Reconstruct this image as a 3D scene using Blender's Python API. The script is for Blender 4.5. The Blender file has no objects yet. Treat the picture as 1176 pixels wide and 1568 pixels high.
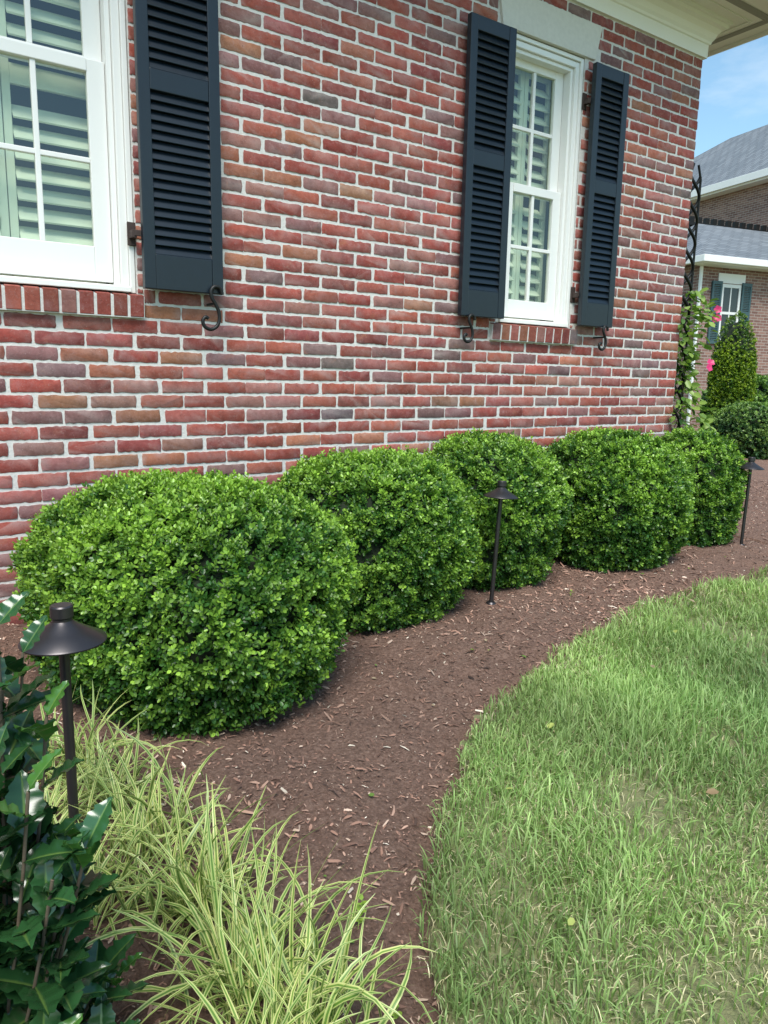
import bpy, math, random
import numpy as np
from mathutils import Vector, Matrix
rng=np.random.default_rng(7); random.seed(7)
sc=bpy.context.scene
D=3.5; H=1.08

# ------------------------------------------------------------ helpers
def link(o,parent=None):
    sc.collection.objects.link(o)
    if parent: o.parent=parent
    return o
def empty(name,loc=(0,0,0),rotz=0):
    e=bpy.data.objects.new(name,None); e.location=loc; e.rotation_euler=(0,0,rotz); e.empty_display_size=.2
    return link(e)
def mesh_np(name,V,faces,mat,parent=None,smooth=False,attrs=None):
    me=bpy.data.meshes.new(name)
    V=np.asarray(V,dtype=np.float32).reshape(-1,3)
    me.vertices.add(len(V)); me.vertices.foreach_set('co',V.ravel())
    fl=[np.asarray(f,dtype=np.int32) for f in faces if len(f)]
    li=np.concatenate([f.ravel() for f in fl])
    tot=np.concatenate([np.full(len(f),f.shape[1],dtype=np.int32) for f in fl])
    st=np.concatenate([[0],np.cumsum(tot)[:-1]]).astype(np.int32)
    me.loops.add(len(li)); me.loops.foreach_set('vertex_index',li)
    me.polygons.add(len(tot)); me.polygons.foreach_set('loop_start',st); me.polygons.foreach_set('loop_total',tot)
    me.update(calc_edges=True)
    if smooth: me.polygons.foreach_set('use_smooth',np.ones(len(tot),dtype=bool))
    if attrs:
        for k,a in attrs.items():
            at=me.attributes.new(k,'FLOAT_COLOR','POINT')
            a=np.asarray(a,dtype=np.float32)
            if a.shape[1]==3: a=np.concatenate([a,np.ones((len(a),1),np.float32)],1)
            at.data.foreach_set('color',a.ravel())
    if mat: me.materials.append(mat)
    o=bpy.data.objects.new(name,me)
    return link(o,parent)
class MB:
    def __init__(s): s.v=[]; s.f=[]
    def hexa(s,pts):
        b=len(s.v); s.v+= [tuple(p) for p in pts]
        s.f+=[[b,b+3,b+2,b+1],[b+4,b+5,b+6,b+7],[b,b+1,b+5,b+4],[b+1,b+2,b+6,b+5],[b+2,b+3,b+7,b+6],[b+3,b,b+4,b+7]]
    def box(s,x0,x1,y0,y1,z0,z1,M=None):
        p=[Vector(q) for q in [(x0,y0,z0),(x1,y0,z0),(x1,y1,z0),(x0,y1,z0),(x0,y0,z1),(x1,y0,z1),(x1,y1,z1),(x0,y1,z1)]]
        if M: p=[M@q for q in p]
        s.hexa(p)
    def obj(s,name,mat,parent=None,bevel=0,smooth=False):
        me=bpy.data.meshes.new(name); me.from_pydata([tuple(v) for v in s.v],[],s.f); me.materials.append(mat)
        o=bpy.data.objects.new(name,me); link(o,parent)
        if bevel:
            m=o.modifiers.new('b','BEVEL'); m.width=bevel; m.segments=2; m.limit_method='ANGLE'
        if smooth:
            for p in me.polygons: p.use_smooth=True
        return o
def lathe(name,prof,mat,parent=None,n=40,loc=(0,0,0)):
    V=[];F=[]
    for i,(r,z) in enumerate(prof):
        for k in range(n):
            a=2*math.pi*k/n; V.append((loc[0]+r*math.cos(a),loc[1]+r*math.sin(a),loc[2]+z))
    for i in range(len(prof)-1):
        for k in range(n):
            F.append([i*n+k,i*n+(k+1)%n,(i+1)*n+(k+1)%n,(i+1)*n+k])
    me=bpy.data.meshes.new(name); me.from_pydata(V,[],F); me.materials.append(mat)
    for p in me.polygons: p.use_smooth=True
    o=bpy.data.objects.new(name,me); link(o,parent)
    m=o.modifiers.new('e','EDGE_SPLIT'); m.split_angle=math.radians(35)
    return o
def tube(name,pts,r,mat,parent=None,res=6,cyclic=False):
    cu=bpy.data.curves.new(name,'CURVE'); cu.dimensions='3D'; cu.bevel_depth=r; cu.bevel_resolution=res//2; cu.use_fill_caps=True
    sp=cu.splines.new('POLY'); sp.points.add(len(pts)-1)
    for i,p in enumerate(pts): sp.points[i].co=(*p,1)
    sp.use_cyclic_u=cyclic
    cu.materials.append(mat)
    o=bpy.data.objects.new(name,cu); return link(o,parent)
def nrm(a): return a/np.maximum(np.linalg.norm(a,axis=-1,keepdims=True),1e-9)

def sn(P,f,seed=0,k=5):
    r=np.random.default_rng(seed); out=np.zeros(len(P))
    for i in range(k):
        w=r.normal(size=P.shape[1]); w/=np.linalg.norm(w); out+=np.sin((P@w)*f*(0.7+0.6*r.random())+r.random()*6.28)
    return out/math.sqrt(k)

# ------------------------------------------------------------ materials
def mat(name):
    m=bpy.data.materials.new(name); m.use_nodes=True; nt=m.node_tree; b=nt.nodes['Principled BSDF']
    return m,nt,b
def N(nt,t,**kw):
    n=nt.nodes.new(t)
    for k,v in kw.items(): setattr(n,k,v)
    return n
def ramp(nt,stops,interp='LINEAR'):
    n=nt.nodes.new('ShaderNodeValToRGB'); cr=n.color_ramp; cr.interpolation=interp
    while len(cr.elements)<len(stops): cr.elements.new(.5)
    for e,(p,c) in zip(cr.elements,stops): e.position=p; e.color=(*c,1) if len(c)==3 else c
    return n
def noise(nt,scale,detail=4,rough=.55,vec=None):
    n=nt.nodes.new('ShaderNodeTexNoise'); n.inputs['Scale'].default_value=scale; n.inputs['Detail'].default_value=detail; n.inputs['Roughness'].default_value=rough
    if vec is not None: nt.links.new(vec,n.inputs['Vector'])
    return n
def objco(nt):
    return nt.nodes.new('ShaderNodeTexCoord').outputs['Object']
def mixc(nt,fac,a,b,blend='MIX'):
    n=nt.nodes.new('ShaderNodeMix'); n.data_type='RGBA'; n.blend_type=blend
    for sock,v in ((n.inputs[0],fac),(n.inputs[6],a),(n.inputs[7],b)):
        if isinstance(v,bpy.types.NodeSocket): nt.links.new(v,sock)
        elif isinstance(v,(int,float)): sock.default_value=v
        else: sock.default_value=(*v,1)
    return n.outputs[2]
def bump(nt,b,h,strength,dist):
    n=nt.nodes.new('ShaderNodeBump'); n.inputs['Strength'].default_value=strength; n.inputs['Distance'].default_value=dist
    nt.links.new(h,n.inputs['Height']); nt.links.new(n.outputs[0],b.inputs['Normal'])
def simple(name,col,rough=.5,metal=0,nscale=0,nvar=.1,bmp=0):
    m,nt,b=mat(name); b.inputs['Roughness'].default_value=rough; b.inputs['Metallic'].default_value=metal
    if nscale:
        n=noise(nt,nscale,5,.6,objco(nt))
        c=mixc(nt,n.outputs['Fac'],tuple(x*(1-nvar) for x in col),tuple(min(1,x*(1+nvar)) for x in col))
        nt.links.new(c,b.inputs['Base Color'])
        if bmp: bump(nt,b,n.outputs['Fac'],.5,bmp)
    else: b.inputs['Base Color'].default_value=(*col,1)
    return m

def brick_mat():
    m,nt,b=mat('brick'); oc=objco(nt)
    at=N(nt,'ShaderNodeAttribute',attribute_name='col')
    n1=noise(nt,22,6,.7,oc); r1=ramp(nt,[(.3,(.70,.67,.69)),(.7,(1.22,1.24,1.22))]); nt.links.new(n1.outputs['Fac'],r1.inputs[0])
    c=mixc(nt,1,at.outputs['Color'],r1.outputs[0],'MULTIPLY')
    n6=noise(nt,11,5,.7,oc); r6=ramp(nt,[(.50,(0,0,0)),(.70,(.5,.5,.5))]); nt.links.new(n6.outputs['Fac'],r6.inputs[0])
    c=mixc(nt,r6.outputs[0],c,(.23,.14,.145))
    n7=noise(nt,13,5,.7,oc); r7=ramp(nt,[(.58,(0,0,0)),(.74,(.45,.45,.45))]); n7.inputs['Distortion'].default_value=.6; nt.links.new(n7.outputs['Fac'],r7.inputs[0])
    c=mixc(nt,r7.outputs[0],c,(.38,.16,.09))
    n2=noise(nt,34,9,.8,oc); r2=ramp(nt,[(.55,(0,0,0)),(.70,(.55,.55,.55))]); nt.links.new(n2.outputs['Fac'],r2.inputs[0])
    c=mixc(nt,r2.outputs[0],c,(.43,.29,.265))
    n3=noise(nt,120,4,.75,oc); r3=ramp(nt,[(.60,(0,0,0)),(.70,(.75,.75,.75))]); nt.links.new(n3.outputs['Fac'],r3.inputs[0])
    c=mixc(nt,r3.outputs[0],c,(.09,.045,.045))
    n5=noise(nt,230,3,.7,oc); r5=ramp(nt,[(.65,(0,0,0)),(.73,(.65,.65,.65))]); nt.links.new(n5.outputs['Fac'],r5.inputs[0])
    c=mixc(nt,r5.outputs[0],c,(.58,.51,.47))
    nt.links.new(c,b.inputs['Base Color']); b.inputs['Roughness'].default_value=.9; b.inputs['Specular IOR Level'].default_value=.25
    n4=noise(nt,90,6,.75,oc); bump(nt,b,n4.outputs['Fac'],.6,.004)
    return m
M_brick=brick_mat()
M_mortar=simple('mortar',(.62,.595,.565),.95,0,60,.22,.006)
M_trim=simple('white_trim_paint',(.80,.79,.76),.45,0,3,.03)
M_cream=simple('cream_soffit_paint',(.82,.80,.74),.55,0,3,.04)
M_shut=simple('navy_shutter_paint',(.0065,.0125,.020),.36,0,30,.2,.0008)
M_iron=simple('black_iron',(.012,.012,.012),.5,.3,40,.4,.001)
M_hinge=simple('rust_iron',(.06,.04,.035),.7,.3,40,.4,.001)
M_stone=simple('limestone_lintel',(.62,.59,.54),.8,0,40,.12,.002)
M_bronze=simple('dark_bronze',(.060,.055,.058),.34,.7,20,.2)
M_room=simple('room_dark',(.07,.08,.07),.9)
M_intsh=simple('interior_louver_paint',(.66,.71,.58),.5,0,5,.04)
def shingles():
    m,nt,b=mat('roof_shingles'); t=N(nt,'ShaderNodeTexBrick'); t.inputs['Scale'].default_value=1
    nt.links.new(nt.nodes.new('ShaderNodeTexCoord').outputs['Object'],t.inputs['Vector'])
    t.inputs['Color1'].default_value=(.13,.15,.17,1);t.inputs['Color2'].default_value=(.20,.22,.24,1);t.inputs['Mortar'].default_value=(.07,.08,.09,1)
    t.inputs['Brick Width'].default_value=.35;t.inputs['Row Height'].default_value=.16;t.inputs['Mortar Size'].default_value=.015
    nt.links.new(t.outputs['Color'],b.inputs['Base Color']); b.inputs['Roughness'].default_value=.9
    return m
M_roof=shingles()
def glass():
    m=bpy.data.materials.new('window_glass'); m.use_nodes=True; nt=m.node_tree; nt.nodes.clear()
    o=N(nt,'ShaderNodeOutputMaterial'); mx=N(nt,'ShaderNodeMixShader'); tr=N(nt,'ShaderNodeBsdfTransparent'); gl=N(nt,'ShaderNodeBsdfGlossy')
    tr.inputs[0].default_value=(.90,.95,.88,1); gl.inputs['Roughness'].default_value=.02; gl.inputs[0].default_value=(.9,.95,.92,1)
    lw=N(nt,'ShaderNodeLayerWeight'); lw.inputs['Blend'].default_value=.5
    n=noise(nt,3,2,.5,objco(nt)); bp=N(nt,'ShaderNodeBump'); bp.inputs['Strength'].default_value=.1; bp.inputs['Distance'].default_value=.01
    nt.links.new(n.outputs['Fac'],bp.inputs['Height']); nt.links.new(bp.outputs[0],gl.inputs['Normal'])
    pw=N(nt,'ShaderNodeMath',operation='POWER'); pw.inputs[1].default_value=4; ad=N(nt,'ShaderNodeMath',operation='MULTIPLY_ADD'); ad.inputs[1].default_value=.8; ad.inputs[2].default_value=.10
    nt.links.new(lw.outputs['Facing'],pw.inputs[0]); nt.links.new(pw.outputs[0],ad.inputs[0]); nt.links.new(ad.outputs[0],mx.inputs[0]); nt.links.new(tr.outputs[0],mx.inputs[1]); nt.links.new(gl.outputs[0],mx.inputs[2]); nt.links.new(mx.outputs[0],o.inputs[0])
    return m
M_glass=glass()
def leafmat(name,rough=.35,trans=.25,spec=.5,nscale=0):
    m,nt,b=mat(name); at=N(nt,'ShaderNodeAttribute',attribute_name='col')
    out=nt.nodes['Material Output']
    c=at.outputs['Color']
    nt.links.new(c,b.inputs['Base Color']); b.inputs['Roughness'].default_value=rough; b.inputs['Specular IOR Level'].default_value=spec
    tr=N(nt,'ShaderNodeBsdfTranslucent'); mx=N(nt,'ShaderNodeMixShader'); mx.inputs[0].default_value=trans
    c2=mixc(nt,1,c,(1.3,1.5,.6),'MULTIPLY'); nt.links.new(c2,tr.inputs[0])
    nt.links.new(b.outputs[0],mx.inputs[1]); nt.links.new(tr.outputs[0],mx.inputs[2]); nt.links.new(mx.outputs[0],out.inputs[0])
    return m
M_box=leafmat('boxwood_leaf',.36,.24,.5)
M_grass=leafmat('grass_blade',.5,.3,.35)
M_holly=leafmat('holly_leaf',.20,.06,.6)
M_vine=leafmat('vine_leaf',.4,.3,.4)
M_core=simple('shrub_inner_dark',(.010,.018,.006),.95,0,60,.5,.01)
M_wood=simple('twig_bark',(.12,.09,.06),.9,0,60,.3,.002)
def chipmat():
    m,nt,b=mat('mulch_chip'); at=N(nt,'ShaderNodeAttribute',attribute_name='col')
    nt.links.new(at.outputs['Color'],b.inputs['Base Color']); b.inputs['Roughness'].default_value=.85
    return m
M_chip=chipmat()

# ------------------------------------------------------------ camera
th=math.radians(10.0); ro=math.radians(1.06); az=math.radians(34.6)
fw=Vector((math.sin(az),math.cos(az),0)); R=Vector((math.cos(az),-math.sin(az),0))
f3=fw*math.cos(th)+Vector((0,0,-math.sin(th))); U=fw*math.sin(th)+Vector((0,0,math.cos(th)))
cR=R*math.cos(ro)+U*math.sin(ro); cU=U*math.cos(ro)-R*math.sin(ro)
cam=bpy.data.cameras.new('camera'); co=bpy.data.objects.new('camera',cam); link(co)
Mx=Matrix((cR,cU,-f3)).transposed().to_4x4(); Mx.translation=(0,-D,H); co.matrix_world=Mx
cam.sensor_fit='AUTO'; cam.sensor_width=36; cam.lens=36*1140/1568; cam.clip_end=2000; cam.clip_start=.02
sc.camera=co

# ------------------------------------------------------------ world / sun
el=math.radians(58); saz=math.radians(212)
w=bpy.data.worlds.new('World'); sc.world=w; w.use_nodes=True; nt=w.node_tree; bg=nt.nodes['Background']
sky=N(nt,'ShaderNodeTexSky',sky_type='NISHITA'); sky.sun_disc=False; sky.sun_elevation=el; sky.sun_rotation=saz
sky.air_density=1.1; sky.dust_density=.8; sky.ozone_density=1.0
tc=N(nt,'ShaderNodeTexCoord'); mp=N(nt,'ShaderNodeMapping'); mp.inputs['Scale'].default_value=(1,1,3); nt.links.new(tc.outputs['Generated'],mp.inputs[0])
cn=noise(nt,2.6,7,.6,mp.outputs[0]); cr=ramp(nt,[(.56,(0,0,0)),(.82,(.5,.5,.5))]); nt.links.new(cn.outputs['Fac'],cr.inputs[0])
nt.links.new(mixc(nt,cr.outputs[0],mixc(nt,1,sky.outputs[0],(1.35,1.58,1.5),'MULTIPLY'),(8.5,8.8,9.0)),bg.inputs[0]); bg.inputs[1].default_value=.145
sl=bpy.data.lights.new('sun','SUN'); sl.energy=4.5; sl.angle=math.radians(28); sl.color=(1,.96,.90)
so=bpy.data.objects.new('sun',sl); link(so)
sd=Vector((math.sin(saz)*math.cos(el),math.cos(saz)*math.cos(el),math.sin(el))); so.rotation_euler=sd.to_track_quat('Z','Y').to_euler(); so.location=sd*20
sc.view_settings.view_transform='Standard'; sc.view_settings.look='None'; sc.view_settings.exposure=0

# ------------------------------------------------------------ house
house=empty('brick_house',(0,0,0))
CX=5.09; XL=-3.0; ZT=3.37; c=.0677; z0=1.337-20*c
holes=[(.09,1.04,1.44,3.09),(.06,1.067,1.337,1.4425),(3.22,3.88,1.44,3.09),(3.17,3.935,1.337,1.4425)]
lint=[(.0,1.13),(3.17,3.96)]
for a,bb in lint: holes.append((a-.03,bb+.03,3.085,3.30))
def subtract(rects,h):
    out=[]
    for (a,b_,e,f_) in rects:
        hx0,hx1,hz0,hz1=h
        if b_<=hx0 or a>=hx1 or f_<=hz0 or e>=hz1: out.append((a,b_,e,f_)); continue
        if a<hx0: out.append((a,hx0-.004,e,f_))
        if b_>hx1: out.append((hx1+.004,b_,e,f_))
        ma,mb=max(a,hx0),min(b_,hx1)
        if e<hz0: out.append((ma,mb,e,hz0-.006))
        if f_>hz1: out.append((ma,mb,hz1+.006,f_))
    return out
rects=[]; BL=.2015; J=.0125
nc=int((ZT-z0)/c)+1
for i in range(nc):
    zz0=z0+i*c+J/2; zz1=min(z0+(i+1)*c-J/2,ZT)
    if zz1-zz0<.012: continue
    x=CX-(0 if i%2==0 else (BL+J)/2)
    if i%2: rects.append((x+J/2,CX,zz0,zz1))
    while x>XL:
        jt=rng.normal()*.0040
        rects.append((x-BL-J/2+jt,x-J/2+(jt if x<CX-.001 else 0),zz0+rng.normal()*.0009,zz1+rng.normal()*.0009)); x-=BL+J
for h in holes: rects=subtract(rects,h)
rects=[r for r in rects if r[1]-r[0]>.02 and r[3]-r[2]>.015]
pal=np.array([(.300,.072,.055),(.325,.092,.065),(.25,.064,.055),(.35,.135,.082),(.255,.118,.112),(.31,.14,.12),(.160,.118,.118),(.20,.110,.105),(.335,.105,.086),(.285,.135,.095)])
wts=np.array([.28,.21,.15,.055,.08,.06,.012,.035,.10,.02]); wts/=wts.sum()
MORT=np.array([.56,.50,.47])
def bricks_mesh(name,rects,parent,yf=-.003,palette=pal,wt=wts):
    n=len(rects); A=np.array(rects)
    cx=(A[:,0]+A[:,1])/2; cz=(A[:,2]+A[:,3])/2; hx=(A[:,1]-A[:,0])/2; hz=(A[:,3]-A[:,2])/2
    tx=[];tz=[]
    for t in np.linspace(-.97,.97,13): tx.append(t);tz.append(-1)
    for t in (-.6,.0,.6): tx.append(1);tz.append(t)
    for t in np.linspace(.97,-.97,13): tx.append(t);tz.append(1)
    for t in (.6,0,-.6): tx.append(-1);tz.append(t)
    tx=np.array(tx);tz=np.array(tz);K=len(tx)
    jx=rng.normal(size=(n,K))*.0011; jz=rng.normal(size=(n,K))*.0014
    X=cx[:,None]+hx[:,None]*tx+jx; Z=cz[:,None]+hz[:,None]*tz+jz
    sx=np.sign(tx)*(np.abs(tx)>.99); sz=np.sign(tz)*(np.abs(tz)>.99)
    front=yf+rng.normal(size=n)*.0008
    tilt=rng.normal(size=(n,2))*.004
    def ring(ins,y):
        XX=X-sx*ins; ZZ=Z-sz*ins
        YY=y+ (XX-cx[:,None])*tilt[:,:1]+ (ZZ-cz[:,None])*tilt[:,1:]
        return np.stack([XX,YY,ZZ],-1)
    r0=ring(-.0005,np.full((n,K),.004)); r1=ring(0,(front+.0012)[:,None]+rng.normal(size=(n,K))*.0003); r2=ring(.0018,front[:,None]+np.zeros((n,K)))
    V=np.concatenate([r0,r1,r2],1).reshape(-1,3)
    base=(np.arange(n)*3*K)[:,None]
    k=np.arange(K); k2=(k+1)%K
    q=[]
    for a in (0,1):
        q.append(np.stack([base+a*K+k,base+a*K+k2,base+(a+1)*K+k2,base+(a+1)*K+k],-1).reshape(-1,4))
    ng=base+2*K+k[None]
    ci=rng.choice(len(palette),n,p=wt); col=palette[ci]*(1+rng.normal(size=(n,1))*.11)*(1+rng.normal(size=(n,3))*.04)
    col=np.clip(col,.02,.9); cv=np.repeat(col[:,None],3*K,axis=1)
    mx=np.clip(rng.normal(.45,.3,(n,K)),0,.9)[...,None]
    cv[:,0:K]=cv[:,0:K]*.4+MORT*.6; cv[:,K:2*K]=cv[:,K:2*K]*(1-mx)+MORT*mx
    mx2=np.clip(rng.normal(.02,.12,(n,K)),0,.6)[...,None]; cv[:,2*K:]=cv[:,2*K:]*(1-mx2)+MORT*mx2
    return mesh_np(name,V,[np.concatenate(q),ng],M_brick,parent,attrs={'col':cv.reshape(-1,3)})
bricks_mesh('wall_bricks',rects,house)
xs=sorted({XL,CX-.004,.09,1.04,3.22,3.88}); zs=[-.3,1.44,3.09,ZT+.02]
mb=MB()
for i in range(len(xs)-1):
    for j in range(3):
        if j==1 and (xs[i],xs[i+1]) in ((.09,1.04),(3.22,3.88)): continue
        b0=len(mb.v); mb.v+=[(xs[i],0,zs[j]),(xs[i+1],0,zs[j]),(xs[i+1],0,zs[j+1]),(xs[i],0,zs[j+1])]; mb.f.append([b0,b0+1,b0+2,b0+3])
for (a,b_) in ((.09,1.04),(3.22,3.88)):
    for xx in (a,b_):
        b0=len(mb.v); mb.v+=[(xx,0,1.44),(xx,.12,1.44),(xx,.12,3.09),(xx,0,3.09)]; mb.f.append([b0,b0+1,b0+2,b0+3])
mb.obj('mortar',M_mortar,house)
sidew=MB(); sidew.box(CX-.004-.2,CX-.004,.02,9,-.3,ZT); sidew.box(XL-.2,XL,0,9,-.3,ZT)
sidew.obj('side_wall',M_mortar,house)
sb=[]
for i in range(nc):
    zz0=z0+i*c+J/2; zz1=min(z0+(i+1)*c-J/2,ZT)
    if zz1-zz0<.012: continue
    y=.0 if i%2==0 else .105
    if i%2: sb.append((J/2,.105-J/2,zz0,zz1))
    while y<6: sb.append((y+J/2 if y>0 else 0.0,y+BL+J/2,zz0,zz1)); y+=BL+J
o=bricks_mesh('side_wall_bricks',sb,house); o.rotation_euler=(0,0,math.pi/2); o.location=(CX-.004,0,0)
def sill(x0,x1):
    n=int(round((x1-x0)/.0745)); st=(x1-x0)/n
    V=MB(); cols=[]
    for i in range(n):
        a=x0+i*st+.006; b_=x0+(i+1)*st-.006; dy=rng.normal()*.0015
        V.hexa([(a,-.028+dy,1.342),(b_,-.028+dy,1.342),(b_,.06,1.342),(a,.06,1.342),(a,-.034+dy,1.436),(b_,-.034+dy,1.436),(b_,.06,1.456),(a,.06,1.456)])
        cc=pal[rng.choice(len(pal),p=wts)]*(.85+rng.normal()*.1); cols+= [cc]*8
    o=V.obj('window_sill_bricks',M_brick,house,bevel=.003)
    at=o.data.attributes.new('col','FLOAT_COLOR','POINT'); at.data.foreach_set('color',np.array([(*q,1) for q in cols],dtype=np.float32).ravel())
    m=MB(); m.hexa([(x0+.003,-.024,1.338),(x1-.003,-.024,1.338),(x1-.003,.08,1.338),(x0+.003,.08,1.338),(x0+.003,-.030,1.431),(x1-.003,-.030,1.431),(x1-.003,.08,1.452),(x0+.003,.08,1.452)])
    m.obj('window_sill_mortar',M_mortar,house)
sill(.06,1.067); sill(3.17,3.935)
for a,b_ in lint:
    m=MB(); m.hexa([(a,-.018,3.092),(b_,-.018,3.092),(b_,.11,3.092),(a,.11,3.092),(a-.045,-.018,3.295),(b_+.045,-.018,3.295),(b_+.045,.11,3.295),(a-.045,.11,3.295)])
    m.obj('stone_lintel',M_stone,house,bevel=.004)
def window(x0,x1,gx0,gx1,cols,lz0,lz1,uz0,uz1):
    m=MB(); zb=1.447; zt=3.086
    def frame(a,b_,zb,zt,w,y0,y1):
        m.box(a,a+w,y0,y1,zb,zt); m.box(b_-w,b_,y0,y1,zb,zt); m.box(a+w,b_-w,y0,y1,zt-w,zt)
    e=.003
    frame(x0+e,x1-e,zb,zt,.022,.005,.12); frame(x0+.026,x1-.026,zb,zt-.025,.034,.018,.12); frame(x0+.061,x1-.061,zb+.03,zt-.060,.022,.036,.14)
    m.hexa([(x0+.026,-.012,1.449),(x1-.026,-.012,1.449),(x1-.026,.12,1.452),(x0+.026,.12,1.452),(x0+.026,-.012,1.472),(x1-.026,-.012,1.472),(x1-.026,.12,1.492),(x0+.026,.12,1.492)])
    sx0=x0+.085; sx1=x1-.085
    ly0,ly1=.058,.088
    m.box(sx0,gx0,ly0,ly1,1.492,lz1+.05); m.box(gx1,sx1,ly0,ly1,1.492,lz1+.05)
    m.box(gx0,gx1,ly0,ly1,1.492,lz0); m.box(gx0,gx1,ly0-.004,ly1,lz1,lz1+.05)
    uy0,uy1=.092,.120
    m.box(sx0,gx0,uy0,uy1,lz1,zt-.06); m.box(gx1,sx1,uy0,uy1,lz1,zt-.06)
    m.box(gx0,gx1,uy0,uy1,lz1,uz0); m.box(gx0,gx1,uy0,uy1,uz1,zt-.06)
    mw=.011
    for (a0,a1,y0,y1) in ((lz0,lz1,ly0+.004,ly1-.003),(uz0,uz1,uy0+.004,uy1-.003)):
        zm=(a0+a1)/2; m.box(gx0,gx1,y0,y1,zm-mw,zm+mw)
        for k in range(1,cols):
            xm=gx0+(gx1-gx0)*k/cols; m.box(xm-mw,xm+mw,y0-.001,y1+.001,a0,a1)
    m.obj('window_frame',M_trim,house,bevel=.003)
    g2=MB()
    for (y,a0,a1) in ((.0745,lz0,lz1),(.1085,uz0,uz1)):
        b0=len(g2.v); g2.v+=[(gx0-.005,y,a0-.005),(gx1+.005,y,a0-.005),(gx1+.005,y,a1+.005),(gx0-.005,y,a1+.005)]; g2.f.append([b0,b0+1,b0+2,b0+3])
    g2.obj('window_glass',M_glass,house)
    s=MB(); y=.195; pw=(sx1-sx0)/2
    for k in range(2):
        a=sx0+k*pw; b_=a+pw
        s.box(a+.002,a+.035,y-.012,y+.015,1.45,3.05); s.box(b_-.035,b_-.002,y-.012,y+.015,1.45,3.05)
        s.box(a+.035,b_-.035,y-.010,y+.013,1.45,1.55); s.box(a+.035,b_-.035,y-.010,y+.013,2.28,2.36); s.box(a+.035,b_-.035,y-.010,y+.013,2.97,3.05)
        for (q0,q1) in ((1.56,2.27),(2.37,2.96)):
            z=q0+.04
            while z<q1-.02:
                Mt=Matrix.Translation((0,y,z))@Matrix.Rotation(math.radians(46),4,'X')
                s.box(a+.037,b_-.037,-.044,.044,-.005,.005,Mt); z+=.082
    s.obj('interior_plantation_shutter',M_intsh,house,bevel=.002)
    r=MB()
    X0,X1,Y0,Y1,Z0,Z1=x0-.5,x1+.5,.13,1.6,.9,3.3
    b0=len(r.v); r.v+=[(X0,Y0,Z0),(X1,Y0,Z0),(X1,Y1,Z0),(X0,Y1,Z0),(X0,Y0,Z1),(X1,Y0,Z1),(X1,Y1,Z1),(X0,Y1,Z1)]
    r.f+=[[b0,b0+1,b0+2,b0+3],[b0+4,b0+5,b0+6,b0+7],[b0+1,b0+2,b0+6,b0+5],[b0+2,b0+3,b0+7,b0+6],[b0+3,b0,b0+4,b0+7]]
    r.obj('room_interior',M_room,house)
window(.09,1.04,.25,.88,3,1.64,2.35,2.42,2.95)
window(3.22,3.88,3.375,3.725,2,1.60,2.24,2.29,2.96)
def shutter(x0,x1,z0,z1,mid=2.325):
    m=MB(); ya,yb=-.082,-.047; sw=.052
    m.box(x0,x0+sw,ya,yb,z0,z1); m.box(x1-sw,x1,ya,yb,z0,z1)
    m.box(x0+sw,x1-sw,ya+.002,yb-.002,z0,z0+.15); m.box(x0+sw,x1-sw,ya+.002,yb-.002,z1-.075,z1); m.box(x0+sw,x1-sw,ya+.002,yb-.002,mid-.035,mid+.05)
    m.obj('shutter_frame',M_shut,house,bevel=.003)
    l=MB()
    for q0,q1 in ((z0+.15,mid-.035),(mid+.05,z1-.075)):
        n=int(round((q1-q0)/.0405)); st=(q1-q0)/n
        for i in range(n):
            Mt=Matrix.Translation((0,-.0655,q0+(i+.5)*st))@Matrix.Rotation(math.radians(64+rng.normal()*.8),4,'X')
            l.box(x0+sw-.004,x1-sw+.004,-.023,.023,-.0035,.0035,Mt)
    l.obj('shutter_louvers',M_shut,house,bevel=.0025)
    p=MB(); p.box(x0+sw-.002,x1-sw+.002,yb-.003,yb-.001,z0+.1,z1-.05); p.obj('shutter_back',M_shut,house)
shutter(1.053,1.42,1.465,3.06); shutter(2.876,3.215,1.462,3.06); shutter(3.90,4.215,1.462,3.05)
def hinge(x,z,dirx):
    m=MB(); m.box(x-.018,x+.018,-.006,.004,z-.05,z+.05); m.box(min(x,x+dirx*.05),max(x,x+dirx*.05),-.05,-.042,z-.013,z+.013); m.box(x-.012,x+.012,-.046,-.007,z-.02,z+.012)
    m.obj('shutter_hinge',M_hinge,house,bevel=.002)
hinge(1.025,1.70,1); hinge(3.895,1.66,1); hinge(3.895,2.84,1)
def sdog(x,z,s=1.3):
    ctrl=[(.030,-.010),(.022,.010),(.004,.014),(-.008,.000),(-.006,-.020),(.006,-.040),(.016,-.062),(.018,-.088),(.008,-.110),(-.012,-.120),(-.032,-.112),(-.038,-.094),(-.028,-.082),(-.018,-.088)]
    P=[Vector((a,0,b_)) for a,b_ in ctrl]; pts=[]
    for i in range(len(P)-1):
        p0=P[max(0,i-1)];p1=P[i];p2=P[i+1];p3=P[min(len(P)-1,i+2)]
        for k in range(5):
            t=k/5; q=.5*((2*p1)+(p2-p0)*t+(2*p0-5*p1+4*p2-p3)*t*t+(3*p1-p0-3*p2+p3)*t**3)
            pts.append((x+q.x*s,-.095,z+q.z*s))
    tube('shutter_dog',pts,.0085,M_iron,house)
    tube('shutter_dog_pin',[(x+.006,-.094,z-.055),(x+.006,.0,z-.055)],.006,M_iron,house)
sdog(1.365,1.475,1.45); sdog(2.935,1.45,1.15); sdog(4.12,1.45,1.15)
OH=.46
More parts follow.
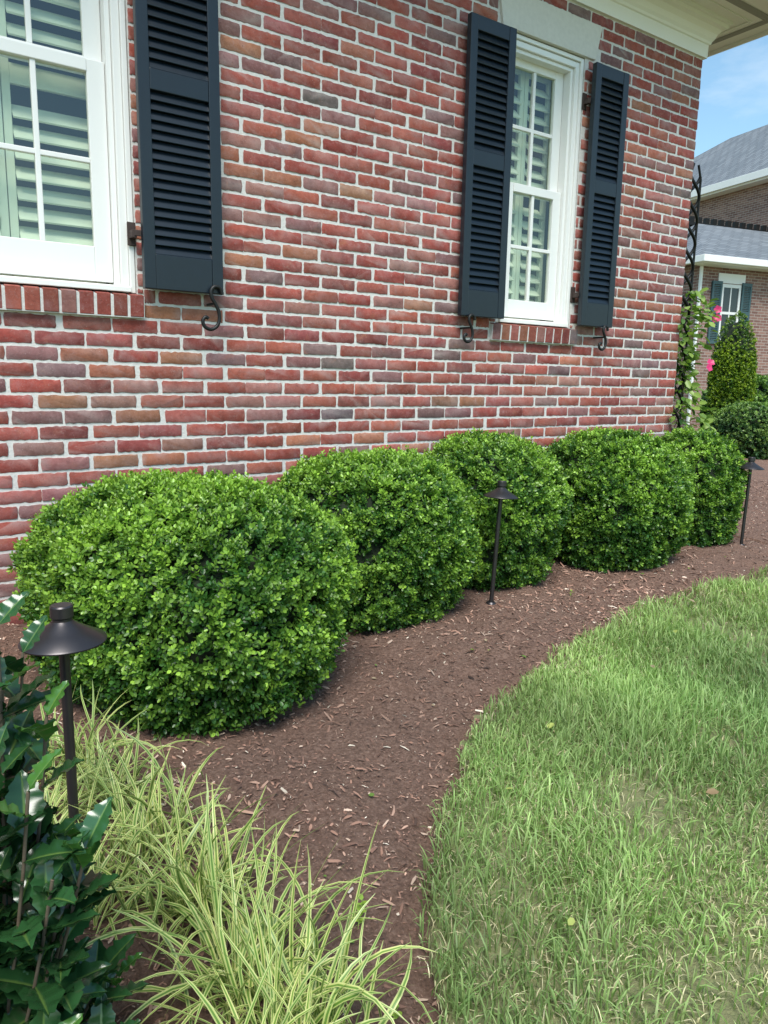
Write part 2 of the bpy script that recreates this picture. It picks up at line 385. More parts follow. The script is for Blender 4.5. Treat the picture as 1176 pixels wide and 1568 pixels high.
def sweep(name,prof,mat_):
    V=[];F=[]
    for (d,z) in prof:
        V+=[(XL-1,-d,z),(CX+d,-d,z),(CX+d,9,z)]
    n=len(prof)
    for i in range(n-1):
        for k in (0,1): F.append([i*3+k,i*3+k+1,(i+1)*3+k+1,(i+1)*3+k])
    me=bpy.data.meshes.new(name); me.from_pydata(V,[],F); me.materials.append(mat_); link(bpy.data.objects.new(name,me),house)
sweep('frieze_and_crown',[(.0,3.372),(.022,3.372),(.024,3.455),(.034,3.46),(.038,3.475),(.05,3.49),(.062,3.52),(.085,3.545),(.11,3.555),(.115,3.575),(.128,3.58),(.128,3.60)],M_cream)
sweep('soffit',[(.12,3.598),(OH,3.598)],M_cream)
sweep('soffit_bead',[(.20,3.597),(.20,3.590),(.212,3.590),(.212,3.597)],M_cream)
sweep('soffit_vent_strip',[(.27,3.595),(.33,3.595)],simple('soffit_vent',(.30,.29,.26),.7,0,400,.8,.004))
sweep('fascia',[(OH-.02,3.599),(OH-.02,3.575),(OH,3.575),(OH,3.72),(OH+.02,3.735),(OH+.10,3.735),(OH+.11,3.68),(OH+.06,3.63),(OH+.003,3.63)],M_cream)
rf=MB(); e=OH+.03
rf.v+=[(XL-1,-e,3.74),(CX+e,-e,3.74),(CX+e,9,3.74),(XL-1,9,3.74),(XL-1,4.5,6.4),(CX-4,4.5,6.4)]
rf.f+=[[0,1,5,4],[1,2,5],[2,3,4,5],[0,4,3]]
rf.obj('roof',M_roof,house)

# ------------------------------------------------------------ ground
def ground_mat():
    m,nt,b=mat('lawn_soil'); oc=objco(nt); n=noise(nt,1.2,6,.6,oc); r=ramp(nt,[(.3,(.13,.17,.06)),(.7,(.19,.23,.09))]); nt.links.new(n.outputs['Fac'],r.inputs[0])
    n2=noise(nt,60,4,.7,oc); cc=mixc(nt,n2.outputs['Fac'],r.outputs[0],(.23,.20,.11)); nt.links.new(cc,b.inputs['Base Color']); b.inputs['Roughness'].default_value=1
    bump(nt,b,n2.outputs['Fac'],.8,.02); return m
GM=ground_mat()
gm=MB(); gm.v+=[(-400,-400,-.03),(400,-400,-.03),(400,400,-.03),(-400,400,-.03)]; gm.f.append([0,1,2,3]); gm.obj('ground',GM)
edge=np.array([(-1.6,-5.2),(-.9,-4.6),(-.2,-3.9),(.3,-3.25),(.55,-2.92),(.704,-2.65),(.834,-2.46),(1.094,-2.17),(1.366,-1.944),(1.913,-1.65),(2.493,-1.463),(3.163,-1.308),(4.266,-1.25),(5.5,-1.22),(7,-1.0),(9,-.5),(13,.8)])
ex=np.linspace(-1.6,13,400); ey=np.interp(ex,edge[:,0],edge[:,1])
kk=np.hanning(13); kk/=kk.sum(); ey=np.convolve(np.pad(ey,6,'edge'),kk,'valid')
def edgey(x): return np.interp(x,ex,ey)-.02+.018*np.sin(x*9)+.012*np.sin(x*23+1)+.007*np.sin(x*47+2)
gx=np.arange(-3,13.01,.04); gt=np.linspace(0,1,90)
GX,GT=np.meshgrid(gx,gt,indexing='ij')
EY=edgey(GX.ravel()).reshape(GX.shape)-.06
top=np.where(GX>CX,3.6,.02)
GY=EY+(top-EY)*GT
P2=np.stack([GX.ravel(),GY.ravel()],-1)
def bedz(x,y):
    P=np.stack([x,y],-1); e=y-edgey(x)
    return .014*sn(P,4,3)+.008*sn(P,13,4)+.005*sn(P,40,5)-.026+.039*np.clip(e/.4,0,1)
GZ=bedz(P2[:,0],P2[:,1])
n1,n2_=GX.shape; idx=np.arange(n1*n2_).reshape(n1,n2_)
Q=np.stack([idx[:-1,:-1],idx[1:,:-1],idx[1:,1:],idx[:-1,1:]],-1).reshape(-1,4)
def bedmat():
    m,nt,b=mat('mulch_soil'); oc=objco(nt); n=noise(nt,75,9,.78,oc); r=ramp(nt,[(.3,(.062,.033,.022)),(.5,(.22,.125,.088)),(.7,(.38,.25,.19))]); nt.links.new(n.outputs['Fac'],r.inputs[0])
    nt.links.new(r.outputs[0],b.inputs['Base Color']); b.inputs['Roughness'].default_value=.95; bump(nt,b,n.outputs['Fac'],1,.02); return m
mesh_np('mulch_bed',np.stack([P2[:,0],P2[:,1],GZ],-1),[Q],bedmat(),smooth=True)
def chips():
    n=430000
    x=rng.uniform(-1.2,8.5,n); y=rng.uniform(-4.2,1.2,n)
    dist=np.hypot(x,y+D)
    P2_=np.stack([x,y],-1)
    fine=np.clip(.5+.5*sn(P2_,3,31),0,1)
    keep=(y>edgey(x)-.05)&((y<-.02)|(x>CX+.02))&(rng.random(n)<np.clip(1.9/dist,.12,1)*(1-.22*fine))
    x=x[keep];y=y[keep];dist=dist[keep];fine=fine[keep];P2_=P2_[keep];n=len(x)
    L=np.clip(rng.lognormal(-4.98,.70,n)*(1.25-.5*fine),.003,.050)*(1+.10*np.clip(dist-2,0,4)); W=np.clip(L*rng.uniform(.12,.5,n),.0013,.007)*(1+.1*np.clip(dist-2,0,4))
    a=rng.uniform(0,2*math.pi,n); pt=rng.normal(size=n)*.30
    Dv=np.stack([np.cos(a)*np.cos(pt),np.sin(a)*np.cos(pt),np.sin(pt)],-1)
    Nn=nrm(np.stack([rng.normal(size=n)*.45,rng.normal(size=n)*.45,np.ones(n)],-1)); Nn=nrm(Nn-(Nn*Dv).sum(-1,keepdims=True)*Dv); S=np.cross(Dv,Nn)
    T=np.array([(-.5,-.3,0),(-.5,.35,0),(0,-.5,.07),(0,.5,.07),(.5,-.35,-.02),(.5,.2,-.02)])
    Tn=np.broadcast_to(T,(n,6,3)).copy(); Tn[:,:,:2]+=rng.normal(size=(n,6,2))*.08
    P=np.stack([x,y,bedz(x,y)+rng.uniform(0,.008,n)],-1)
    V=P[:,None]+L[:,None,None]*Tn[:,:,:1]*Dv[:,None]+W[:,None,None]*Tn[:,:,1:2]*S[:,None]+L[:,None,None]*Tn[:,:,2:]*Nn[:,None]
    b=(np.arange(n)*6)[:,None]
    F=np.concatenate([b+np.array([[0,2,3,1]]),b+np.array([[2,4,5,3]])])
    pc=np.array([(.275,.152,.108),(.18,.096,.068),(.35,.215,.158),(.47,.34,.26),(.095,.052,.038),(.66,.56,.45)])
    ci=rng.choice(6,n,p=[.32,.24,.215,.10,.095,.03]); big=np.clip(1+.22*sn(P2_,2.2,41)+.13*sn(P2_,8,42),.5,1.65)
    col=pc[ci]*(1+rng.normal(size=(n,1))*.18)*big[:,None]
    mesh_np('mulch_chips',V.reshape(-1,3),[F],M_chip,attrs={'col':np.repeat(np.clip(col,.01,1),6,0)})
chips()
lx=np.concatenate([np.arange(-1.6,13,.05),[13]]); 
V=[];F=[]
ys=[0,.03,.1,.3,1,3,8,20]
for i,xx in enumerate(lx):
    for q in ys: V.append((xx,float(edgey(xx))-q-.01,-.015 if q==0 else .008))
for i in range(len(lx)-1):
    for j in range(len(ys)-1):
        a=i*len(ys)+j; F.append([a,a+1,a+1+len(ys),a+len(ys)])
mesh_np('lawn',V,[np.array(F)],GM)
def grass():
    n=1350000
    x=rng.uniform(.2,9,n); y=rng.uniform(-6.5,-.5,n)
    e=edgey(x)-y
    dist=np.hypot(x,y+D)
    ang=np.degrees(np.arctan2(x,y+D))
    P=np.stack([x,y],-1)
    dens=np.clip(.66+.28*sn(P,5,11)+.26*sn(P,14,12),.15,1)
    keep=(e>-.035*rng.random(n))&(ang<110)&(rng.random(n)<dens*np.clip(2.4/dist,.1,1)**1.4)&(e<5)
    x=x[keep];y=y[keep];dist=dist[keep];e=e[keep];n=len(x);P=P[keep]
    h=rng.uniform(.024,.074,n)*(1+.26*sn(P,6,13))*(1+.07*np.clip(dist-2,0,5)); h=np.clip(h,.012,.12)*np.where(e<.03,.8,1)
    wd=rng.uniform(.0009,.0021,n)*(1+.22*np.clip(dist-1.6,0,6))
    lean=np.abs(rng.normal(size=n))*.75+.08
    a=rng.uniform(0,2*math.pi,n); a=np.where(rng.random(n)<.28,sn(P,9,14)*2.6+rng.normal(size=n)*.7,a)
    straw=(rng.random(n)<(.10+.16*(sn(P,5,15)>.5)+.13*(sn(P,1.5,19)>.5)))
    lean=np.where(straw,lean+.8,lean); h=np.where(straw,h*.7,h); wd=np.where(straw,wd*.75,wd)
    ld=np.stack([np.cos(a),np.sin(a),np.zeros(n)],-1)
    fa=a+math.pi/2+rng.normal(size=n)*.7; S=np.stack([np.cos(fa),np.sin(fa),np.zeros(n)],-1)
    base=np.stack([x,y,np.full(n,.006)],-1)
    up=np.array([0,0,1.])
    def pt(t):
        th_=lean*t
        return base+ld*(h*t*np.sin(th_*.9))[:,None]+up*(h*t*np.cos(th_*.9))[:,None]
    V=np.stack([base-S*wd[:,None],base+S*wd[:,None],pt(.4)-S*wd[:,None],pt(.4)+S*wd[:,None],pt(.75)-S*wd[:,None]*.75,pt(.75)+S*wd[:,None]*.75,pt(1.0)],1)
    b=(np.arange(n)*7)[:,None]
    q=np.concatenate([b+np.array([[0,1,3,2]]),b+np.array([[2,3,5,4]])]); t=b+np.array([[4,5,6]])
    g1=np.array([.21,.33,.090]); g2=np.array([.43,.54,.21]); g3=np.array([.11,.21,.085]); st=np.array([.64,.57,.36])
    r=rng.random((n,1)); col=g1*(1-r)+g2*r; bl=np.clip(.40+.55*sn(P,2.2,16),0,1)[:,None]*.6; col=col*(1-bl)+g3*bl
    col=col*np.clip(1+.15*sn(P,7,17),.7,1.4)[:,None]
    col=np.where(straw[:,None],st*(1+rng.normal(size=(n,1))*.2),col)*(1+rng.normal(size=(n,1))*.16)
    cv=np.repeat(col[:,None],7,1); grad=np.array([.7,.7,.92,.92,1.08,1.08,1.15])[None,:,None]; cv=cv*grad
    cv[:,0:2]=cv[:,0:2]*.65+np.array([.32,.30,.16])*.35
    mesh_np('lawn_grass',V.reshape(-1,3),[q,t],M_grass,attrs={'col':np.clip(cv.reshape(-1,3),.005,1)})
grass()

# ------------------------------------------------------------ leaves
T6=np.array([(0,0,0),(.28,.42,.07),(.72,.40,.06),(1,0,-.05),(.72,-.40,.06),(.28,-.42,.07)])
def leaves(name,P,Dv,Nn,L,W,col,m,parent=None):
    n=len(P); Dv=nrm(Dv); Nn=nrm(Nn-(Nn*Dv).sum(-1,keepdims=True)*Dv); S=np.cross(Dv,Nn)
    V=P[:,None]+L[:,None,None]*T6[None,:,:1]*Dv[:,None]+W[:,None,None]*T6[None,:,1:2]*S[:,None]*1.15+L[:,None,None]*T6[None,:,2:]*Nn[:,None]
    b=(np.arange(n)*6)[:,None]; F=np.concatenate([b+np.array([[0,1,2,3]]),b+np.array([[0,3,4,5]])])
    return mesh_np(name,V.reshape(-1,3),[F],m,parent,attrs={'col':np.repeat(np.clip(col,.003,1),6,0)})
def bush(name,cx,cy,rx,ry,h,nshoot,seed,leaf=.024,tint=(1,1,1),zb=-.03,pw=2.5,mt=None,zs=.5,rough=1,foot_=.13):
    r=np.random.default_rng(seed)
    root=empty(name,(cx,cy,0))
    zc=zb+(h-zb)*zs
    def surf(w):
        rzu=h-zc; rzd=zc-zb
        rz=np.where(w[:,2]>0,rzu,rzd); pe=np.where(w[:,2]>0,pw,5.0)
        q=(np.sqrt((w[:,0]/rx)**2+(w[:,1]/ry)**2))**pe+np.abs(w[:,2]/rz)**pe
        p=w*(q**(-1/pe))[:,None]
        lump=1+rough*(.028*sn(w,4,seed+1)+.026*sn(w,9,seed+2)+.014*sn(w,22,seed+5))
        zz=p[:,2]/rz; foot=np.where(zz<0,1-foot_*np.abs(zz)**1.5,1)
        p=p*lump[:,None]; p[:,0]*=foot; p[:,1]*=foot
        return p+np.array([0,0,zc])
    w=nrm(r.normal(size=(nshoot,3))*np.array([1,1,.8]))
    p=surf(w); e=1e-2
    t1=nrm(np.cross(w,np.array([.3,.2,.9]))); t2=np.cross(w,t1)
    n_=nrm(np.cross(surf(nrm(w+e*t1))-p,surf(nrm(w+e*t2))-p)); n_*=np.sign((n_*w).sum(-1,keepdims=True))
    depth=np.abs(r.normal(size=nshoot))*.027; depth=np.where(r.random(nshoot)<.07,-r.random(nshoot)*.022,depth)
    gap=sn(w,16,seed+3); depth=depth+np.where(gap>.9,.035,0)
    p=p-n_*(depth+.02)[:,None]
    sd_=nrm(n_*.75+r.normal(size=(nshoot,3))*.42+np.array([0,0,.38]))
    P=[];DD=[];NN=[];LL=[];CC=[]
    a1=nrm(np.cross(sd_,r.normal(size=(nshoot,3)))); a2=np.cross(sd_,a1)
    bright=np.clip(.36+.30*r.normal(size=nshoot)-depth*8+.20*sn(w,7,seed+4)+.28*n_[:,2],0,1)  # upward-facing shoots coloured lighter for light on the tops; deeper leaves darker
    for k in range(4):
        off=(k-2.6)*.0092
        ax=a1 if k%2==0 else a2
        for s in (-1,1):
            out=ax*s; open_=.95-.13*k
            d=nrm(out*open_+sd_*(.35+.16*k)+r.normal(size=(nshoot,3))*.16)
            P.append(p+sd_*off+out*.002); DD.append(d); NN.append(sd_-out*.25+r.normal(size=(nshoot,3))*.15)
            LL.append(leaf*r.uniform(.7,1.15,nshoot)*(1-.07*k))
            tip_lightf=np.clip(bright*(.4+.3*k),0,1)[:,None]
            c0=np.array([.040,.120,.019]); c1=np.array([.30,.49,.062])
            col=c0*(1-tip_lightf)+c1*tip_lightf; col=col*(1+r.normal(size=(nshoot,1))*.15)
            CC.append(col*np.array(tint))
    P=np.concatenate(P);ok=P[:,2]>.012
    L=np.concatenate(LL)[ok]
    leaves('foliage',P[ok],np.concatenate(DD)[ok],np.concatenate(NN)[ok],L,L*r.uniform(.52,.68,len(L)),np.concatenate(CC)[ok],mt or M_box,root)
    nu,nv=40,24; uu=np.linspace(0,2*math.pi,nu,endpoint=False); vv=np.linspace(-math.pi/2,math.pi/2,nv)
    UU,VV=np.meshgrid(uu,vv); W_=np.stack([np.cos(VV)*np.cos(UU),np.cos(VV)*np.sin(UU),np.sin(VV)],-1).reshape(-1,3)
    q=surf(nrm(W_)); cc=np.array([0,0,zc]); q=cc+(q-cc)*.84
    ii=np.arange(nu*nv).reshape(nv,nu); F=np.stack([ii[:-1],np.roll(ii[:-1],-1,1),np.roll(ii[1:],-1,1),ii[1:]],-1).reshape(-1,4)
    mesh_np('inner_dark_core',q,[F],M_core,root,smooth=True)  # solid filler core, no real branches; inner shade is in its near-black colour
    for k in range(7):
        a=r.uniform(0,6.28); tube('stem',[(.03*math.cos(a),.03*math.sin(a),-.05),(.25*rx*math.cos(a),.25*ry*math.sin(a),.12),(.6*rx*math.cos(a),.6*ry*math.sin(a),.3*h+.1)],.008,M_wood,root)
    return root
bush('boxwood_shrub',.91,-.89,.56,.725,.74,22000,21,leaf=.0200,foot_=.06,pw=2.3)
bush('boxwood_shrub',1.94,-.58,.53,.52,.765,15000,22,leaf=.0205,foot_=.09,pw=2.3)
bush('boxwood_shrub',2.77,-.47,.45,.44,.81,11000,23,leaf=.021,pw=2.3)
bush('boxwood_shrub',3.74,-.53,.48,.48,.83,11500,24,leaf=.022,foot_=.1,pw=2.3)
bush('boxwood_shrub',4.67,-.45,.385,.38,.81,7000,25,leaf=.023,pw=2.3)
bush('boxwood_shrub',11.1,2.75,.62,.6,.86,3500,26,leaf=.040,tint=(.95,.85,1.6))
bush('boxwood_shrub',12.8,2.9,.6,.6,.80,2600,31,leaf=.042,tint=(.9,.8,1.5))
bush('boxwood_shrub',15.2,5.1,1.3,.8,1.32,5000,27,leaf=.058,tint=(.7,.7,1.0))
bush('clipped_yew_shrub',12.95,4.25,.40,.40,2.42,9000,28,leaf=.034,tint=(1.2,.98,.6),pw=2.1,rough=.4)

# ------------------------------------------------------------ path lights
def path_light(x,y,tilt=(0,0)):
    r=empty('path_light',(x,y,0)); r.rotation_euler=(tilt[0],tilt[1],0)
    lathe('stem',[(.0,-.05),(.0105,-.05),(.0105,.575),(0,.575)],M_bronze,r,24)
    lathe('ground_collar',[(.0,.03),(.020,.03),(.026,.022),(.026,.0),(.016,-.05)],M_bronze,r,24)
    lathe('hat',[(.0,.622),(.020,.622),(.0225,.619),(.0225,.598),(.0195,.595),(.0195,.590),(.026,.583),(.050,.568),(.082,.550),(.084,.547),(.083,.544),(.079,.546),(.045,.562),(.018,.572),(0,.572)],M_bronze,r,56)
    lathe('lamp_socket',[(0,.575),(.014,.574),(.014,.545),(.0115,.54)],M_bronze,r,24)
path_light(.288,-1.94); path_light(2.42,-.923,(0,math.radians(3.5))); path_light(4.82,-.80,(0,math.radians(2)))

# ------------------------------------------------------------ liriope
def lirmat():
    m,nt,b=mat('variegated_blade'); at=N(nt,'ShaderNodeAttribute',attribute_name='st'); sp=N(nt,'ShaderNodeSeparateColor'); nt.links.new(at.outputs['Color'],sp.inputs[0])
    r=ramp(nt,[(.0,(.20,.33,.07)),(.32,(.15,.28,.05)),(.44,(.62,.65,.21)),(1,(.74,.73,.33))]); nt.links.new(sp.outputs[0],r.inputs[0])
    g=ramp(nt,[(0,(.58,.70,.58)),(1,(1.05,1.05,1.05))]); nt.links.new(sp.outputs[1],g.inputs[0])
    cc=mixc(nt,1,r.outputs[0],g.outputs[0],'MULTIPLY'); nt.links.new(cc,b.inputs['Base Color']); b.inputs['Roughness'].default_value=.4
    tr=N(nt,'ShaderNodeBsdfTranslucent'); nt.links.new(cc,tr.inputs[0]); mx=N(nt,'ShaderNodeMixShader'); mx.inputs[0].default_value=.25
    nt.links.new(b.outputs[0],mx.inputs[1]); nt.links.new(tr.outputs[0],mx.inputs[2]); nt.links.new(mx.outputs[0],nt.nodes['Material Output'].inputs[0]); return m
M_lirv=lirmat()
def liriope(name,x,y,n,seed,Lm=.33):
    r=np.random.default_rng(seed); SEG=9
    a=r.uniform(0,2*math.pi,n); L=Lm*r.uniform(.45,1.3,n); w=r.uniform(.0024,.0048,n); st=r.uniform(.02,.75,n); cur=r.uniform(.2,2.4,n)
    px=x+r.normal(size=n)*.045; py=y+r.normal(size=n)*.045
    p=np.stack([px,py,np.zeros(n)],-1); V=np.zeros((n,SEG+1,3,3)); tw=r.normal(size=n)*.7; side=r.normal(size=n)*.8
    for i in range(SEG+1):
        t=i/SEG; ang=st+cur*t**1.4; aa=a+side*t
        d=np.stack([np.cos(aa),np.sin(aa),np.zeros(n)],-1); S=np.stack([-np.sin(aa),np.cos(aa),np.zeros(n)],-1)
        dirv=d*np.sin(ang)[:,None]+np.array([0,0,1.])*np.cos(ang)[:,None]
        nv=-d*np.cos(ang)[:,None]+np.array([0,0,1.])*np.sin(ang)[:,None]
        ss=S*np.cos(tw*t)[:,None]+nv*np.sin(tw*t)[:,None]
        ww=w*min(1,.6+t*1.5)*(1-t**4)+.0003
        V[:,i,0]=p-ss*ww[:,None]; V[:,i,1]=p-nv*(ww*.25)[:,None]; V[:,i,2]=p+ss*ww[:,None]
        p=p+dirv*(L/SEG)[:,None]; p[:,2]=np.maximum(p[:,2],.012)
    b=(np.arange(n)*(SEG+1)*3)[:,None,None]; i=np.arange(SEG)[None,:,None]*3; k=np.arange(2)[None,None,:]
    q=b+i+k; F=np.stack([q,q+1,q+4,q+3],-1).reshape(-1,4)
    at=np.zeros((n,SEG+1,3,3)); at[:,:,0,0]=1; at[:,:,2,0]=1; at[...,1]=r.random(n)[:,None,None]; at[...,2]=(np.arange(SEG+1)/SEG)[None,:,None]
    return mesh_np(name,V.reshape(-1,3),[F],M_lirv,attrs={'st':at.reshape(-1,3)})
for i,(x,y,n,L) in enumerate([(.36,-1.50,100,.23),(.15,-1.58,80,.23),(.42,-1.70,80,.24),(.22,-1.80,70,.23),(.46,-1.96,110,.25),(.45,-2.22,120,.27),(.31,-2.08,70,.22),(.46,-2.45,135,.28),(.51,-2.58,90,.26),(.38,-2.70,90,.26)]):
    liriope('variegated_liriope',x,y,n,100+i,L)

# ------------------------------------------------------------ holly shrub
def holly(cx,cy):
    r=np.random.default_rng(58); root=empty('holly_shrub',(cx,cy,0))
    K=13; tt=np.linspace(0,1,K)
    wprof=np.sin(math.pi*tt**.85)**.8
    V=[];F=[];C=[]
    nsh=130
    for s in range(nsh):
        a=r.uniform(0,2*math.pi); rad=.235*math.sqrt(r.uniform(.01,1)); zt=r.uniform(.20,.90)*(1-.45*(rad/.235)**2)
        base=np.array([.03*math.cos(a),.03*math.sin(a),.0]); tip=np.array([rad*math.cos(a),rad*math.sin(a),zt])
        mid=(base+tip)/2+np.array([.03*math.cos(a),.03*math.sin(a),-.02])
        def bz(t): return base*(1-t)**2+2*mid*t*(1-t)+tip*t*t
        tube('branch',[tuple(bz(t)) for t in np.linspace(0,1,7)],.0022,M_wood,root)
        nl=13
        for k in range(nl):
            t=.42+.58*k/(nl-1); p=bz(t); sd=bz(min(1,t+.01))-bz(t-.01); sd/=np.linalg.norm(sd)
            ang=k*2.4+r.uniform(-.3,.3); ax=np.cross(sd,[.2,.9,.1]); ax/=np.linalg.norm(ax); ay=np.cross(sd,ax)
            out=ax*math.cos(ang)+ay*math.sin(ang)
            late=k/(nl-1)
            d=out*(1.0-.40*late)+sd*(.25+.5*late)+r.normal(size=3)*.18; d/=np.linalg.norm(d)
            n=np.array([0,0,1.])*.9+sd*.5-out*.1+r.normal(size=3)*.22; n=n-d*(n@d); n/=np.linalg.norm(n); sv=np.cross(d,n)
            L=r.uniform(.058,.094)*(1-.25*(late>.93)); W=L*r.uniform(.42,.52)/2; curl=r.uniform(.1,.6)
            b=len(V)
            old=r.random(); g=np.array([.024,.080,.025])*(1+.4*r.normal()*.5); 
            if late>.85 and r.random()<.3: g=np.array([.06,.16,.03])
            for i in range(K):
                t_=tt[i]; c0=p+d*L*(t_*(1-.12*curl*t_))-n*L*curl*.35*t_*t_
                ww=W*wprof[i]*(1+ (.14 if i%2 else -.05)) if 0<i<K-1 else .0006
                up_=.28*ww; wv=.003*math.sin(i*2.1+old*6)
                V.append(c0+sv*ww+n*(up_+wv)); V.append(c0+sv*ww*.12+n*up_*.12); V.append(c0-n*.0006); V.append(c0-sv*ww*.12+n*up_*.12); V.append(c0-sv*ww+n*(up_-wv))
                mr=np.array([.17,.27,.06])
                C+= [g,g,mr*.6+g*.4,g,g]
            for i in range(K-1):
                for j in range(4): q=b+i*5+j; F.append([q,q+5,q+6,q+1])
    mesh_np('foliage',np.array(V),[np.array(F)],M_holly,root,smooth=True,attrs={'col':np.clip(np.array(C),.003,1)})
holly(.01,-2.48)

# ------------------------------------------------------------ small litter and weeds
g=np.random.default_rng(91)
def litter():
    n=80; x=g.uniform(.3,4.5,n); y=g.uniform(-2.9,-.9,n); ok=(y>edgey(x)+.03); x=x[ok];y=y[ok];n=len(x)
    P=np.stack([x,y,bedz(x,y)+.010],-1); a=g.uniform(0,6.28,n); Dv=np.stack([np.cos(a),np.sin(a),g.normal(size=n)*.2],-1); Nn=np.stack([g.normal(size=n)*.3,g.normal(size=n)*.3,np.ones(n)],-1)
    L=g.uniform(.010,.026,n); pc=np.array([(.30,.45,.08),(.45,.50,.14),(.14,.24,.05),(.42,.33,.22)]); leaves('fallen_leaves',P,Dv,Nn,L,L*.55,pc[g.choice(4,n)],M_vine)
    n=44; x=g.uniform(.9,4.5,n); y=g.uniform(-3.2,-1.4,n); ok=(y<edgey(x)-.05); x=x[ok];y=y[ok];n=len(x)
    P=np.stack([x,y,np.full(n,.055)],-1); a=g.uniform(0,6.28,n); Dv=np.stack([np.cos(a),np.sin(a),g.normal(size=n)*.2],-1); Nn=np.stack([g.normal(size=n)*.3,g.normal(size=n)*.3,np.ones(n)],-1)
    L=g.uniform(.020,.040,n); pc=np.array([(.30,.20,.11),(.40,.30,.20),(.45,.50,.14)]); leaves('fallen_leaves',P,Dv,Nn,L,L*.5,pc[g.choice(3,n)],M_vine)
litter()
def sprig(x,y,h,n,s):
    r=np.random.default_rng(s); root=empty('weed_sprig',(x,y,float(bedz(np.array([x]),np.array([y]))[0])))
    tube('stem',[(0,0,0),(.004,.002,h*.6),(.010,-.002,h)],.0011,simple('weed_stem',(.25,.35,.08),.6),root)
    z=np.linspace(.2,1,n)*h; a=np.arange(n)*2.4; P=np.stack([.008*z/h,0*z,z],-1); Dv=np.stack([np.cos(a),np.sin(a),.4+0*a],-1); Nn=np.stack([-.3*np.cos(a),-.3*np.sin(a),1+0*a],-1)
    L=r.uniform(.010,.019,n); leaves('foliage',P,Dv,Nn,L,L*.65,np.tile(np.array([.30,.46,.07]),(n,1)),M_vine,root)
sprig(.715,-2.40,.06,12,1); sprig(.66,-2.60,.03,5,2); sprig(2.9,-1.0,.03,5,3)

# ------------------------------------------------------------ trellis with vine
def trellis(x,y):
    r=empty('metal_trellis',(x,y,0)); hgt=2.72
    for sx in (-.07,.07): tube('rail',[(sx,0,0),(sx,0,hgt-.1),(sx*.4,0,hgt)],.009,M_iron,r)
    for ph in (0,math.pi):
        pts=[(.062*math.sin(ph+z*2*math.pi/.34),.02*math.cos(ph+z*2*math.pi/.34),z) for z in np.linspace(.05,hgt-.08,200)]
        tube('scroll',pts,.012,M_iron,r)
    v=empty('mandevilla_vine',(x,y,0)); g=np.random.default_rng(5); n=1100
    z=g.uniform(.1,1.8,n); a=g.uniform(0,6.28,n); rad=(.04+.16*g.random(n))*(1.15-.35*z/1.75)*(1+.5*np.sin(z*9))
    P=np.stack([rad*np.cos(a),rad*np.sin(a),z],-1); Dv=np.stack([np.cos(a),np.sin(a),-.3+g.normal(size=n)*.5],-1); Nn=np.stack([np.cos(a)*.3,np.sin(a)*.3,np.ones(n)],-1)+g.normal(size=(n,3))*.4
    t=g.random((n,1)); col=np.array([.07,.16,.03])*(1-t)+np.array([.30,.42,.10])*t
    L=g.uniform(.045,.085,n); leaves('foliage',P,Dv,Nn,L,L*.55,col,M_vine,v)
    for k in range(3): tube('vine_stem',[(.05*math.sin(k+z*7),.05*math.cos(k+z*7),z) for z in np.linspace(0,1.8,50)],.003,M_wood,v)
    Pf=[];Df=[];Nf=[];Cf=[]
    for (fx,fy,fz) in [(.13,-.20,1.66),(.08,-.21,1.58),(.17,-.18,1.60),(.02,-.24,1.22),(.07,-.22,1.26)]:
        ax=nrm(np.array([-.5,-.8,.3])+g.normal(size=3)*.2); u=nrm(np.cross(ax,[0,0,1])); w_=np.cross(ax,u)
        for k in range(5):
            an=k*1.2566; Pf.append((fx,fy,fz)); Df.append(u*math.cos(an)+w_*math.sin(an)+ax*.3); Nf.append(ax); Cf.append((.70,.05,.20))
    Pf=np.array(Pf);L=np.full(len(Pf),.034); leaves('flowers',Pf,np.array(Df),np.array(Nf),L,L*.85,np.array(Cf),M_vine,v)
trellis(5.27,.10)

# ------------------------------------------------------------ neighbour house
nb=empty('neighbor_brick_house',(17.3,7.1,0),math.atan2(-.22,.976))
def nbrick():
    m,nt,b=mat('neighbor_brick'); t=N(nt,'ShaderNodeTexBrick')
    tc=N(nt,'ShaderNodeTexCoord'); sx=N(nt,'ShaderNodeSeparateXYZ'); cx=N(nt,'ShaderNodeCombineXYZ'); ad=N(nt,'ShaderNodeMath',operation='ADD')
    nt.links.new(tc.outputs['Object'],sx.inputs[0]); nt.links.new(sx.outputs[0],ad.inputs[0]); nt.links.new(sx.outputs[1],ad.inputs[1]); nt.links.new(ad.outputs[0],cx.inputs[0]); nt.links.new(sx.outputs[2],cx.inputs[1]); nt.links.new(cx.outputs[0],t.inputs['Vector'])
    t.inputs['Scale'].default_value=1; t.inputs['Brick Width'].default_value=.21; t.inputs['Row Height'].default_value=.068; t.inputs['Mortar Size'].default_value=.006
    t.inputs['Color1'].default_value=(.17,.085,.070,1); t.inputs['Color2'].default_value=(.30,.17,.135,1); t.inputs['Mortar'].default_value=(.40,.35,.31,1)
    nt.links.new(t.outputs['Color'],b.inputs['Base Color']); b.inputs['Roughness'].default_value=.9; return m
M_nb=nbrick()
wl=MB(); wl.box(-.95,5,0,5,-.3,4.0); wl.obj('wing_walls',M_nb,nb)
wl=MB(); wl.box(5.003,14,-2,14,-.3,7.4); wl.obj('main_walls',M_nb,nb)
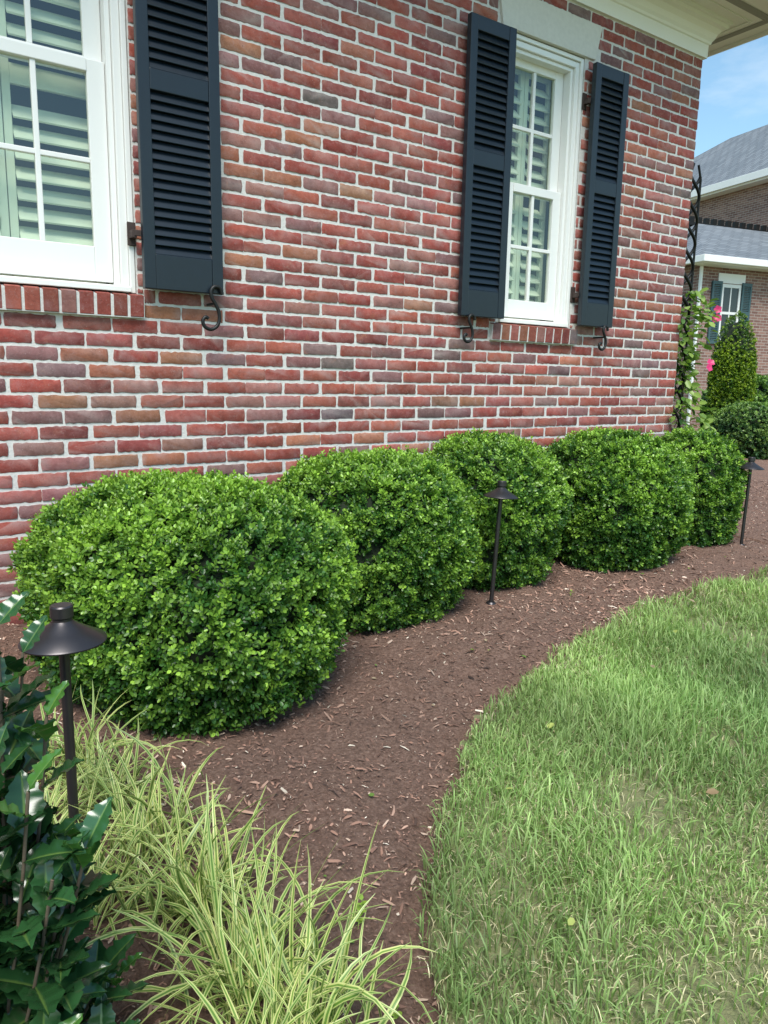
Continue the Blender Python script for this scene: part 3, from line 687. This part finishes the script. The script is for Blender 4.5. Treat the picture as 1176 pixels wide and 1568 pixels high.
r=MB(); r.v+=[(-1.3,-.4,4.02),(5.0,-.4,4.02),(5.0,3,5.6),(1.6,3,5.6),(-1.3,5.4,4.02)]; r.f+=[[0,1,2,3],[0,3,4]]; r.obj('wing_roof',M_roof,nb)
r=MB(); r.v+=[(4.6,-2.4,7.45),(14.4,-2.4,7.45),(14.4,14.4,7.45),(4.6,14.4,7.45),(9.5,2,10.7),(9.5,10,10.7)]; r.f+=[[0,1,4],[1,2,5,4],[2,3,5],[3,0,4,5]]; r.obj('main_roof',M_roof,nb)
g=MB(); g.box(-1.38,5,-.5,-.4,3.88,4.03); g.box(-1.38,-1.28,-.4,5.4,3.88,4.03); g.box(-1.28,5,-.40,-.003,3.86,3.9); g.box(4.5,4.6,-2.4,14.4,7.25,7.47); g.box(4.6,5.0,-2.4,14.4,7.2,7.3); g.box(-1.02,-.96,-.07,-.004,0,3.86)
g.obj('gutters_and_soffit',M_trim,nb,bevel=.01)
d=MB()
for k in range(22): d.box(-.6+k*.27,-.46+k*.27,2.9,3.0,5.55,5.72)
d.box(-.7,5,2.85,3.05,5.48,5.56); d.obj('ridge_cresting',M_iron,nb)
w_=MB(); w_.box(-.30,-.24,-.03,.02,2.15,3.5); w_.box(.24,.30,-.03,.02,2.15,3.5); w_.box(-.24,.24,-.03,.02,3.42,3.5); w_.box(-.24,.24,-.03,.02,2.15,2.23); w_.box(-.24,.24,-.025,.015,2.8,2.86); w_.box(-.015,.015,-.02,.01,2.23,3.42); w_.box(-.42,.42,-.02,.02,3.52,3.74)
w_.obj('window_frame',M_trim,nb); w_=MB(); w_.box(-.24,.24,-.008,-.004,2.2,3.45); w_.obj('window_pane',simple('dark_pane',(.03,.04,.045),.1),nb)
w_=MB()
for a in (-.62,.32):
    w_.box(a,a+.05,-.06,-.02,2.1,3.55); w_.box(a+.25,a+.30,-.06,-.02,2.1,3.55)
    for zz in (2.1,2.8,3.47): w_.box(a+.05,a+.25,-.058,-.022,zz,zz+.08)
    for k in range(34): w_.box(a+.05,a+.25,-.05,-.03,2.19+k*.04,2.215+k*.04)
w_.obj('window_shutters',simple('teal_shutter',(.05,.10,.11),.5),nb)
